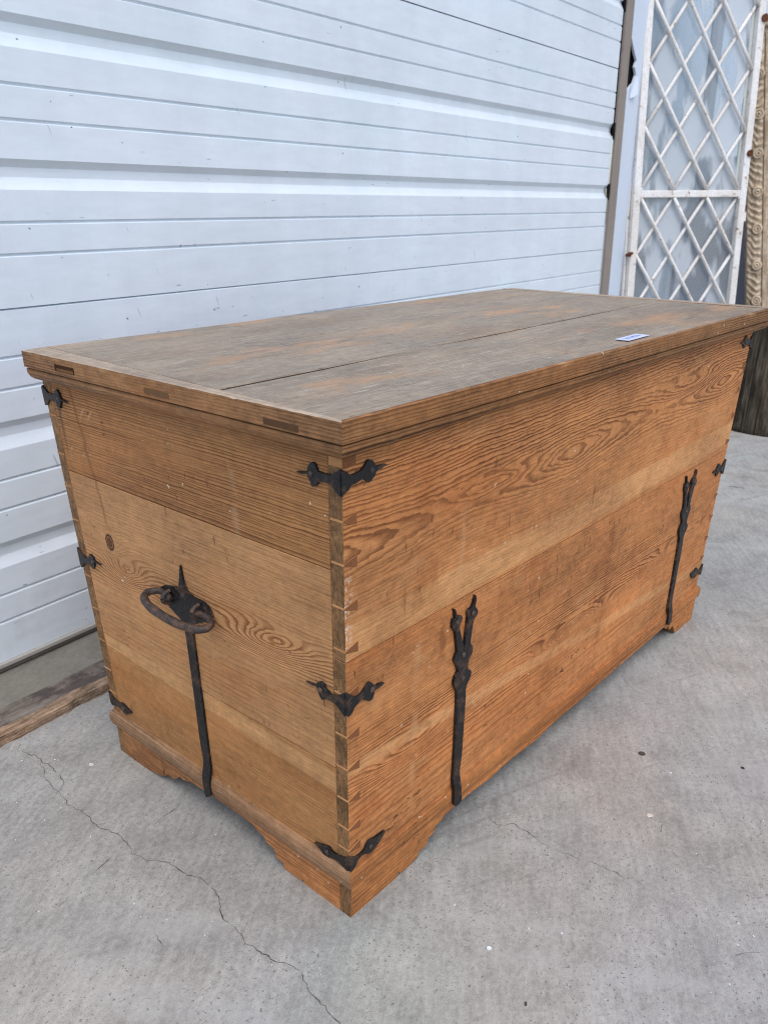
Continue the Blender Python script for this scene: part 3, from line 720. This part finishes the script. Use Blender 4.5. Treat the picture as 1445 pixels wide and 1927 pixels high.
def bracket(l, r, cx='L', cy='F', dz=0., riv=()):
    """corner bracket wrapped round a vertical corner; l lies on the short face, r on the long one"""
    bm = bmesh.new()
    for outl, face, inset in ((l, cx, iy), (r, cy, ix)):
        pts = []
        for s, z in outl:
            z += dz; lim = inset(z); s += inset(z)-inset(z-dz)
            if s < lim+.0035: s = lim+(.0001 if face in 'LR' else -IT+.0004)
            if face in 'LR' and cy == 'B': s = D-s
            if face in 'FB' and cx == 'R': s = W-s
            pts.append((s, z))
        q = [tuple(p) for p in spline(pts, 3)]
        # keep the bend straight: clamp the overshoot of the curve at the corner
        fixd = []
        for s, z in q:
            lo = inset(z)+(.0001 if face in 'LR' else -IT+.0004)
            if face in 'LR': s = min(s, D-lo) if cy == 'B' else max(s, lo)
            else: s = min(s, W-lo) if cx == 'R' else max(s, lo)
            fixd.append((s, z))
        plate(bm, face, fixd, IT, 1)
    o = from_bm('corner_bracket', bm, M_iron, chest, bevel=.0005)
    for face, s, z in riv:
        z += dz
        if face == 'L':
            rivet(cx, D-s if cy == 'B' else s, z, .0039, o, .0032)
        else: rivet(cy, W-s if cx == 'R' else s, z, .0039, o, .0032)
    return o
RT_ = (('L', .0455, .644), ('F', .0445, .647)); RM_ = (('L', .057, .360), ('F', .0585, .3575)); RB_ = (('L', .068, .0945), ('F', .068, .1015))
for cx, cy, d1, d2, d3 in (('L', 'F', 0, 0, 0), ('L', 'B', .004, .022, .012), ('R', 'F', .006, .020, .030), ('R', 'B', .004, .02, .01)):
    bracket(TL, TR, cx, cy, d1, RT_); bracket(ML, MR, cx, cy, d2, RM_); bracket(BL, BR, cx, cy, d3, RB_)

STRAP = [(0.2692, 0.4104), (0.2718, 0.4012), (0.2696, 0.393), (0.2768, 0.3847), (0.2764, 0.3775), (0.27, 0.3726), (0.2684, 0.3639), (0.2668, 0.344), (0.2667, 0.3336), (0.2725, 0.3283), (0.272, 0.319), (0.2658, 0.3083), (0.2652, 0.2969), (0.2671, 0.2912), (0.2743, 0.2859), (0.2736, 0.2754), (0.2667, 0.2668), (0.265, 0.2577), (0.266, 0.2453), (0.2672, 0.2163), (0.2675, 0.1957), (0.269, 0.1423), (0.2675, 0.0848), (0.2682, 0.0700), (0.2700, 0.0560), (0.2560, 0.0535), (0.2505, 0.0664), (0.2510, 0.0947), (0.2494, 0.1639), (0.2468, 0.2066), (0.2448, 0.2478), (0.2423, 0.2648), (0.2347, 0.2782), (0.2336, 0.2884), (0.2394, 0.2972), (0.2418, 0.3), (0.2363, 0.312), (0.2296, 0.3235), (0.2351, 0.3342), (0.231, 0.3536), (0.227, 0.3699), (0.2195, 0.3784), (0.2194, 0.391), (0.2245, 0.3925), (0.2203, 0.4066), (0.2231, 0.4047), (0.2281, 0.3947), (0.2393, 0.3899), (0.2413, 0.384), (0.2357, 0.3754), (0.2382, 0.3652), (0.2477, 0.3428), (0.2505, 0.3302), (0.253, 0.333), (0.2532, 0.3535), (0.255, 0.3786), (0.2532, 0.3902), (0.2618, 0.3932), (0.2665, 0.3996)]
SR = [(0.2665, 0.3834), (0.2296, 0.3834), (0.2509, 0.3225), (0.254, 0.2822)]
def strap(dx, k=1.0, lab=None):
    bm = bmesh.new(); c0 = .255
    plate(bm, 'F', [(c0+dx+(s-c0)*k+.0*(z-.2), z) for s, z in STRAP], .0042, 2, .0012, True)
    o = from_bm('hasp_strap', bm, M_iron, chest, bevel=.0005, label=lab)
    for s, z in SR: rivet('F', c0+dx+(s-c0)*k, z, .0042, o, .0046)
    return o
strap(0, 1, 'forked iron strap near the left corner of the long face')
strap(.777, 1.0, 'forked iron strap near the far end of the long face')

HANDLE = [(0.3248, 0.4499), (0.3225, 0.4318), (0.3203, 0.4198), (0.3153, 0.4126), (0.3034, 0.4076), (0.2816, 0.4072), (0.27, 0.4023), (0.2637, 0.3932), (0.2659, 0.3861), (0.2842, 0.3745), (0.3078, 0.3622), (0.3150, 0.3497), (0.3160, 0.30), (0.3180, 0.2036), (0.3195, 0.12), (0.3200, 0.0603), (0.3270, 0.0495), (0.3360, 0.0503), (0.3370, 0.12), (0.3364, 0.1973), (0.3345, 0.30), (0.3350, 0.3422), (0.3401, 0.3573), (0.3578, 0.3658), (0.3732, 0.3766), (0.385, 0.386), (0.3851, 0.3926), (0.3787, 0.4002), (0.3646, 0.4058), (0.3381, 0.4116), (0.3343, 0.4154), (0.3300, 0.429)]
bm = bmesh.new(); plate(bm, 'L', HANDLE, .0032, 3, .0008, True)
handle = from_bm('handle_plate', bm, M_iron, chest, bevel=.0005)
rivet('L', .3279, .4014, .0045, handle, .0034)
bx_, bz = ix(.389)-.006, .390
def bail(y, q, al=R(6)):
    return (bx_-q*math.cos(al), y, bz-q*math.sin(al)-.004*(.321-y)/.069*-1*-1)
bp = [(.352, .004), (.362, .001), (.378, .000), (.388, .007), (.390, .017), (.380, .027), (.355, .034), (.321, .036), (.288, .034), (.263, .028), (.252, .017), (.255, .006), (.268, -.001), (.285, .000), (.293, .004)]
path = spline([bail(*p) for p in bp], 6, False)
rad = [.0046+.0016*math.exp(-((i/len(path)-.5)/.28)**2)+.0004*nz(i*.25, 3, 3) for i in range(len(path))]
bm = bmesh.new(); tube(bm, path, rad, 12); from_bm('handle_bail', bm, M_rust, handle, True)
for yc in (.3591, .2905):
    bm = bmesh.new(); pts = []
    for k in range(13):
        a = math.pi*k/12; pts.append((ix(.39)-.001-.016*math.sin(a), yc, .3905-.0095*math.cos(a)))
    tube(bm, pts, .0032, 8); from_bm('handle_staple', bm, M_rust, handle, True)

# --- price sticker on the lid
stk = empty('price_sticker', (0, 0, 0)); tag(stk, 'small white paper price sticker on the lid near its front edge', 'sticker')
M_pap = simple('sticker_paper', (206, 214, 246), .5, .4, 40, .06); M_ink = simple('sticker_ink', (96, 112, 176), .6, .3)
SM = Matrix.Translation((.664, .001, ZT+.0008)) @ Matrix.Rotation(R(1), 4, 'Z')
bm = bmesh.new(); bm_box(bm, -.038, .038, -.0115, .0115, -.0002, .0004, SM); from_bm('paper', bm, M_pap, stk)
def stroke(bm, a, b, wd=.0014):
    a, b = Vector((*a, 0)), Vector((*b, 0)); d = (b-a).normalized(); n = Vector((-d.y, d.x, 0))*wd/2
    vs_ = [bm.verts.new(SM @ (p+Vector((0, 0, .0007)))) for p in (a-n, b-n, b+n, a+n)]; bm.faces.new(vs_)
def glyph(bm, segs, x, y, sx=.006, sy=.012):
    for a, b in segs: stroke(bm, (x+a[0]*sx, y+a[1]*sy), (x+b[0]*sx, y+b[1]*sy))
SEG = {'a': ((0, 1), (1, 1)), 'b': ((1, 1), (1, .5)), 'c': ((1, .5), (1, 0)), 'd': ((0, 0), (1, 0)), 'e': ((0, 0), (0, .5)), 'f': ((0, .5), (0, 1)), 'g': ((0, .5), (1, .5))}
bm = bmesh.new(); rk = random.Random(4)
for k in range(8):
    a = -.024+k*.0062; stroke(bm, (a, -.005+rk.uniform(-.001, .002)), (a+rk.uniform(-.002, .003), .005+rk.uniform(-.002, .001)))
    if k % 3 == 1: stroke(bm, (a-.001, rk.uniform(-.003, .003)), (a+.004, rk.uniform(-.003, .003)))
from_bm('handwriting', bm, M_ink, stk)

# ================================================================== LATTICE GATE
gd = .0
U = Vector((.8345, -.5507, 0)).normalized(); Vv = Vector((.010, .0456, .9989)).normalized(); Nn = U.cross(Vv).normalized()
GO = Vector((3.160, 1.189, .979)); CU, CV = .0850, .1259
GM = Matrix(((U.x, Nn.x, Vv.x, GO.x), (U.y, Nn.y, Vv.y, GO.y), (U.z, Nn.z, Vv.z, GO.z), (0, 0, 0, 1)))
# local: x across, y = out of the gate towards the viewer when negative/positive per Nn, z up
sgn = 1 if Nn.dot(Vector((-.595, -.58, .9))-GO) > 0 else -1
gate = tag(empty('lattice_gate'), 'white painted iron lattice gate leaning by the pale blue wall', 'gate'); gate.matrix_world = GM
Ng = NT('cream_gate_paint', .55, .4); x, y, z = Ng.xyz(); v = Ng.vec(x, y, z)
n1 = Ng.noise(v, 34, 5, .7); n2 = Ng.noise(v, 110, 3, .6); n3 = Ng.noise(Ng.vec(x*3., y*3., z), 4, 3)
c = Ng.scale(Ng.mix(Ng.rmp(n3, .4, .62), lin((242, 239, 236)), lin((232, 226, 218))), (n2-.5)*.5+.98)
c = Ng.mix(Ng.rmp(n1, .57, .65)*.5, c, lin((160, 138, 114)))
c = Ng.mix(Ng.rmp(n1, .645, .68)*.85, c, lin((110, 72, 48)))
Ng.base(c); Ng.bump(n1+n2, .5, .002); M_gate = Ng.mat
M_grust = simple('gate_rust', (110, 68, 44), .85, .2, 80, .7, col2=(70, 44, 32), bump=.5)
GW = 6*CU; SW = .034; GB, GT = -.915, 8*CV+.02
def gbox(name, x0, x1, z0, z1, t0=-.015, t1=.015, m=None, parent=None): return box(name, (x0, x1, t0, t1, z0, z1), m or M_gate, parent or gate, .003)
gbox('stile', -SW-.004, -.004, GB, GT); gbox('stile', GW+.004, GW+SW+.004, GB, GT)
gbox('rail', -.004, GW+.004, -.031, -.001); gbox('rail', -.004, GW+.004, GB, GB+.03); gbox('rail', -.004, GW+.004, GT-.03, GT)
gbox('outer_strip', GW+SW+.0045, GW+SW+.016, GB, GT, -.022*sgn-.006, -.022*sgn+.012)
gbox('outer_strip', -SW-.016, -SW-.0045, GB, GT, -.022*sgn-.006, -.022*sgn+.012)
def clipbar(p, d, z0, z1):
    ts = []
    t0, t1 = -1e9, 1e9
    for q, dd, lo, hi in ((p[0], d[0], -.004, GW+.004), (p[1], d[1], z0, z1)):
        a, b = (lo-q)/dd, (hi-q)/dd
        t0 = max(t0, min(a, b)); t1 = min(t1, max(a, b))
    return (t0, t1) if t1-t0 > .02 else None
for z0, z1, zr in ((-.001, GT-.03, 0.), (GB+.03, -.031, -.031)):
    for sg, lay in ((1, .0075*sgn), (-1, -.0055*sgn)):
        for k in range(-30, 31, 2):
            p = (k*CU, zr); d = (CU*-sg, CV)     # sg=1: bars that fall to the right
            r = clipbar(p, d, z0, z1)
            if not r: continue
            bm = bmesh.new(); pts = []
            for j in range(7):
                t = r[0]+(r[1]-r[0])*j/6
                pts.append((p[0]+d[0]*t, lay+.0007*nz(j, k, sg), p[1]+d[1]*t))
            tube(bm, pts, .0078, 8); from_bm('lattice_bar', bm, M_gate, gate, True)
# rusty hinge knuckles, bolts and latch
def knob(name, x, z, r, h, ax='y', m=M_grust, yy=.017):
    bm = bmesh.new(); bmesh.ops.create_cone(bm, cap_ends=True, segments=12, radius1=r, radius2=r*.85, depth=h)
    M_ = Matrix.Translation((x, sgn*yy, z)) @ (Matrix.Rotation(R(90), 4, 'X') if ax == 'y' else Matrix.Identity(4))
    for v_ in bm.verts: v_.co = M_ @ (v_.co*(1+.15*nz(*(v_.co*90))))
    from_bm(name, bm, m, gate, bevel=.001)
knob('bolt_boss', GW+.032, .70, .017, .012); knob('bolt_boss', GW+.028, .155, .015, .010)
knob('hinge_knuckle', GW+.046, -.115, .010, .045, 'z', M_gate, 0); knob('hinge_knuckle', GW+.043, -.080, .011, .03, 'z', M_grust, 0)
knob('hinge_knuckle', GW+.04, -.25, .006, .02, 'z', M_grust, .0)
knob('latch_stub', -SW-.012, -.275, .008, .03, 'y', M_grust, .012); knob('latch_stub', -SW-.006, -.268, .006, .03, 'y', M_grust, .02)
# glass panes behind the bars
Nl = bpy.data.materials.new('dust_and_reflection_glass'); Nl.use_nodes = True; t = Nl.node_tree; t.nodes.clear()
outn = t.nodes.new('ShaderNodeOutputMaterial'); tr = t.nodes.new('ShaderNodeBsdfTransparent'); gl = t.nodes.new('ShaderNodeBsdfGlossy'); df = t.nodes.new('ShaderNodeBsdfDiffuse')
tr.inputs[0].default_value = (.90, .94, .95, 1); gl.inputs['Roughness'].default_value = .03; df.inputs[0].default_value = (.80, .85, .90, 1)
fr_ = t.nodes.new('ShaderNodeFresnel'); fr_.inputs[0].default_value = 1.5
m1 = t.nodes.new('ShaderNodeMixShader'); m2 = t.nodes.new('ShaderNodeMixShader')
tc = t.nodes.new('ShaderNodeTexCoord'); mp = t.nodes.new('ShaderNodeMapping'); mp.inputs['Scale'].default_value = (5, 5, 1.6)
nn_ = t.nodes.new('ShaderNodeTexNoise'); nn_.inputs['Scale'].default_value = 1.5; nn_.inputs['Detail'].default_value = 3
mr = t.nodes.new('ShaderNodeMapRange'); mr.inputs[1].default_value = .47; mr.inputs[2].default_value = .53; mr.inputs[3].default_value = .14; mr.inputs[4].default_value = .55  # pale diffuse patches paint bright reflections, with some dust, into the glass
for a, b in ((tc.outputs['Object'], mp.inputs[0]), (mp.outputs[0], nn_.inputs['Vector']), (nn_.outputs[0], mr.inputs[0]), (fr_.outputs[0], m1.inputs[0]), (tr.outputs[0], m1.inputs[1]), (gl.outputs[0], m1.inputs[2]), (mr.outputs[0], m2.inputs[0]), (m1.outputs[0], m2.inputs[1]), (df.outputs[0], m2.inputs[2]), (m2.outputs[0], outn.inputs[0])): t.links.new(a, b)
for z0, z1 in ((0.0, GT-.03), (GB+.03, -.03)):
    box('glass_pane', (-.002, GW+.002, -.0135*sgn-.0015, -.0135*sgn+.0015, z0, z1), Nl, gate, 0)
gbox('glazing_bead', GW-.012, GW+.004, .0, GT-.03, -.013*sgn-.006, -.013*sgn-.002*sgn+.004, simple('old_putty', (206, 212, 206), .7, .3))

# ================================================================== CARVED PANEL, STUMP, GREY SHEET (far right)
cp = tag(empty('carved_panel'), 'tan carved wooden panel with rosette border standing behind the log stump', 'carved panel')
pdir = Vector((3.835, .818, 0)); tocam = (Vector((-.595, -.581, 0))-pdir).normalized(); ang = math.atan2(tocam.y, tocam.x)+math.pi/2
cp.matrix_world = Matrix.Translation(pdir) @ Matrix.Rotation(ang+R(8), 4, 'Z') @ Matrix.Rotation(R(-7.5), 4, 'Y')
Nk = NT('carved_tan_wood', .85, .2); x, y, z = Nk.xyz()
k1 = Nk.noise(Nk.vec(x*9., y*9., z*2.2), 5, 5, .65); k2 = Nk.noise(Nk.vec(x, y, z), 60, 4, .65); k3 = Nk.noise(Nk.vec(x*60., y*60., z*4.), 1, 4)
Nk.base(Nk.scale(Nk.mix(Nk.rmp(k1, .38, .66), lin((218, 198, 172)), lin((178, 156, 130))), (k2-.5)*1.2+(k3-.5)*.8+.95)); Nk.bump(k2+k3, .6, .004); M_carv = Nk.mat
PH = 1.68; BW = .066
bm = bmesh.new(); nx, nzs = 14, 420; rows = []
for j in range(nzs+1):
    zz = PH*j/nzs*.985; row = []
    for i in range(nx+1):
        s = i/nx; xx = s*BW; ph = (zz % .17)/.17
        rg = math.sin((zz*190+math.sin(s*3.1)*3.2+nz(zz*9, s*2, 1)*4.5)+s*7.5)+.5*nz(zz*70, s*6, 5)
        env = math.sin(math.pi*min(1, max(0, s)))**.5
        dep = .011*env*(.35+.65*max(-.6, rg))
        row.append(bm.verts.new((xx, -.012-dep+.003*nz(s*9, zz*60, 3), zz)))
    rows.append(row)
for a, b in zip(rows, rows[1:]):
    for i in range(nx): bm.faces.new((a[i], a[i+1], b[i+1], b[i]))
from_bm('carved_border', bm, M_carv, cp, True)
for k in range(9):
    zz = .13+k*.17; bm = bmesh.new()
    for rr, tr_, o in ((.019, .0065, 0), (.008, .0055, -.002)):
        pts = [(BW*.66+rr*math.cos(a), -.027+o, zz+rr*math.sin(a)) for a in [2*math.pi*q/18 for q in range(19)]]
        rows_ = []
        for a in [2*math.pi*q/18 for q in range(19)]:
            rows_.append([(BW*.66+(rr+tr_*math.cos(b))*math.cos(a), -.025+o-tr_*math.sin(b), zz+(rr+tr_*math.cos(b))*math.sin(a)) for b in [2*math.pi*q/8 for q in range(8)]])
        sweep(None, rows_, None, bm=bm, caps=False)
    from_bm('rosette', bm, M_carv, cp, True)
box('panel_board', (-.004, .75, -.004, .05, 0, PH), M_carv, cp, .004)
box('panel_cap', (-.008, .755, -.02, .056, PH, PH+.03), M_carv, cp, .008)
box('inner_frame', (BW+.004, .74, -.016, -.004, .0, PH-.02), M_carv, cp, .004)

sh = tag(empty('grey_sheet'), 'blue grey metal sheet standing in the gap between gate and carved panel', 'metal sheet')
sh.location = (3.92, 1.12, 0); sh.rotation_euler = (R(-2), 0, R(-50))
box('sheet', (-.18, .34, 0, .012, 0, 1.15), simple('blue_grey_sheet', (146, 152, 172), .6, .4, 8, .3, stretch=(1, 1, .4)), sh, .002)

Ns = NT('old_log', .9, .2); x, y, z = Ns.xyz()
a = Ns.m('ARCTAN2', y, x)
s1 = Ns.noise(Ns.vec(a*7., z*2.0, 0.), 1.6, 6, .7); s2 = Ns.noise(Ns.vec(x*12., y*12., z*5.), 1.2, 4, .6); s3 = Ns.noise(Ns.vec(a*40., z*9.0, 1.), 1, 4, .6)
c = Ns.scale(Ns.mix(Ns.rmp(s2, .4, .62), lin((104, 94, 80)), lin((60, 52, 42))), (s1-.5)*2.6+(s3-.5)*1.6+.75)
c = Ns.mix(Ns.rmp(s1, .60, .7)*.5, c, lin((150, 138, 120)))
ck = Ns.rmp(N.noise(N.vec(0., 0., 0.), 1, 1), 0, 1) if False else Ns.rmp(Ns.noise(Ns.vec(a*9., z*1.2, 4.), 1.3, 3, .6), .60, .64)
c = Ns.mix(ck*.75, c, lin((30, 25, 20)))
Ns.base(c); Ns.bump(s1*1.4+s3*.7-ck*1.5, .9, .012); M_log = Ns.mat
stump = tag(empty('log_stump', (3.235, .50, 0)), 'dark weathered log stump standing beyond the far end of the chest', 'log')
secs = []
for j in range(25):
    zz = .455*j/24; ring = []
    for i in range(72):
        a = 2*math.pi*i/72; rr = .226-.03*(j/24)+.012*nz(math.cos(a)*3, math.sin(a)*3, zz*2)+.006*nz(math.cos(a)*14, math.sin(a)*14, zz*4)-.012*max(0, nz(math.cos(a)*8, math.sin(a)*8, zz*1.2)-.2)
        ring.append((rr*math.cos(a), rr*math.sin(a), zz))
    secs.append(ring)
sweep('trunk', secs, M_log, stump, True)
bm = bmesh.new(); bmesh.ops.create_uvsphere(bm, u_segments=20, v_segments=14, radius=1)
kd = (Vector((-.595, -.581, 0))-Vector((3.235, .5, 0))).normalized()
kc = Vector((kd.x*.19-kd.y*.085, kd.y*.19+kd.x*.085, .30)); 
for v_ in bm.verts: v_.co = kc+Vector((v_.co.x*.035, v_.co.y*.035, v_.co.z*.045))*(1+.15*nz(*(v_.co*2)))
from_bm('branch_knot', bm, simple('mossy_knot', (98, 84, 52), .9, .2, 30, .5, bump=.4), stump, True)

# ================================================================== DEBRIS ON THE CONCRETE
M_fl = simple('white_flake', (232, 236, 240), .7, .3, 60, .1); M_fl2 = simple('pale_flake', (214, 206, 192), .7, .3, 60, .2); M_dk = simple('dark_crumb', (70, 66, 60), .9, .2, 60, .4)
def flake(x, y, r, mat, name, label, cat, group=None, h=.0016, seed=0):
    rnd = random.Random(seed); bm = bmesh.new(); n = 7; P = []
    st_ = rnd.uniform(.45, .9); rot = rnd.uniform(0, 6.28)
    for i in range(n):
        a = 2*math.pi*i/n; q = r*rnd.uniform(.65, 1.1)
        u, v__ = q*math.cos(a), q*st_*math.sin(a)
        P.append((x+u*math.cos(rot)-v__*math.sin(rot), y+u*math.sin(rot)+v__*math.cos(rot)))
    lo = [bm.verts.new((a, b, .0004)) for a, b in P]; hi = [bm.verts.new((x+(a-x)*.85, y+(b-y)*.85, h*rnd.uniform(.6, 1.4))) for a, b in P]
    bm.faces.new(hi); bm.faces.new(lo[::-1])
    for i in range(n): bm.faces.new((lo[i], lo[(i+1) % n], hi[(i+1) % n], hi[i]))
    return tag(from_bm(name, bm, mat), label, cat, group)
flake(.115, -.141, .0042, M_fl, 'paint_flake', 'bright white paint flake on the concrete before the chest corner', 'flake', h=.003, seed=1)
flake(.496, -.189, .0062, M_fl2, 'wood_chip', 'pale flat chip on the concrete right of the near strap', 'chip', seed=2)
flake(.177, -.163, .0022, M_fl, 'paint_flake', 'tiny pale flake just right of the bright white flake', 'flake', seed=3)
flake(.078, -.22, .0035, M_dk, 'dark_crumb', 'small dark crumb on the concrete at the bottom edge', 'crumb', seed=4)
flake(.715, -.258, .004, M_dk, 'dark_crumb', 'small dark crumb on the concrete near the right edge', 'crumb', seed=5)
flake(-.025, .599, .0055, M_fl2, 'wood_chip', 'pale chip on the concrete left of the chest foot', 'chip', seed=6)
rs = random.Random(11)
for i, (a, b, lb) in enumerate([(.373, -.372, 'white speck nearest the right edge of the photo low on the concrete'), (.365, -.395, 'white speck just below the lowest speck at the right edge'), (.62, -.17, 'small white speck beside the drilled bolt hole'),
        (1.30, -.02, 'small white speck right of the far chest foot'), (-.10, .70, 'white speck at the upper end of the long crack'), (-.06, .66, 'white speck left of the rear chest foot'),
        (-.2, .52, 'white speck at the left edge of the concrete'), (.2, -.2, 'faint white speck below the tiny pale flake'), (-.12, .44, 'small speck left of the long crack near its bend'), (.02, .70, 'white speck between rotten timber and rear chest foot')]):
    flake(a, b, rs.uniform(.0012, .0026), M_fl if i % 3 else M_fl2, 'white_speck', lb, 'speck', None, .001, 20+i)
# drilled hole drawn as a flat dark disc
bm = bmesh.new(); bmesh.ops.create_circle(bm, cap_ends=True, segments=18, radius=.0062)
for v_ in bm.verts: v_.co = Vector((.638+v_.co.x*(1+.1*nz(v_.co.x*300, 1, 1)), -.109+v_.co.y, .0006))
from_bm('bolt_hole', bm, M_crack, ground)
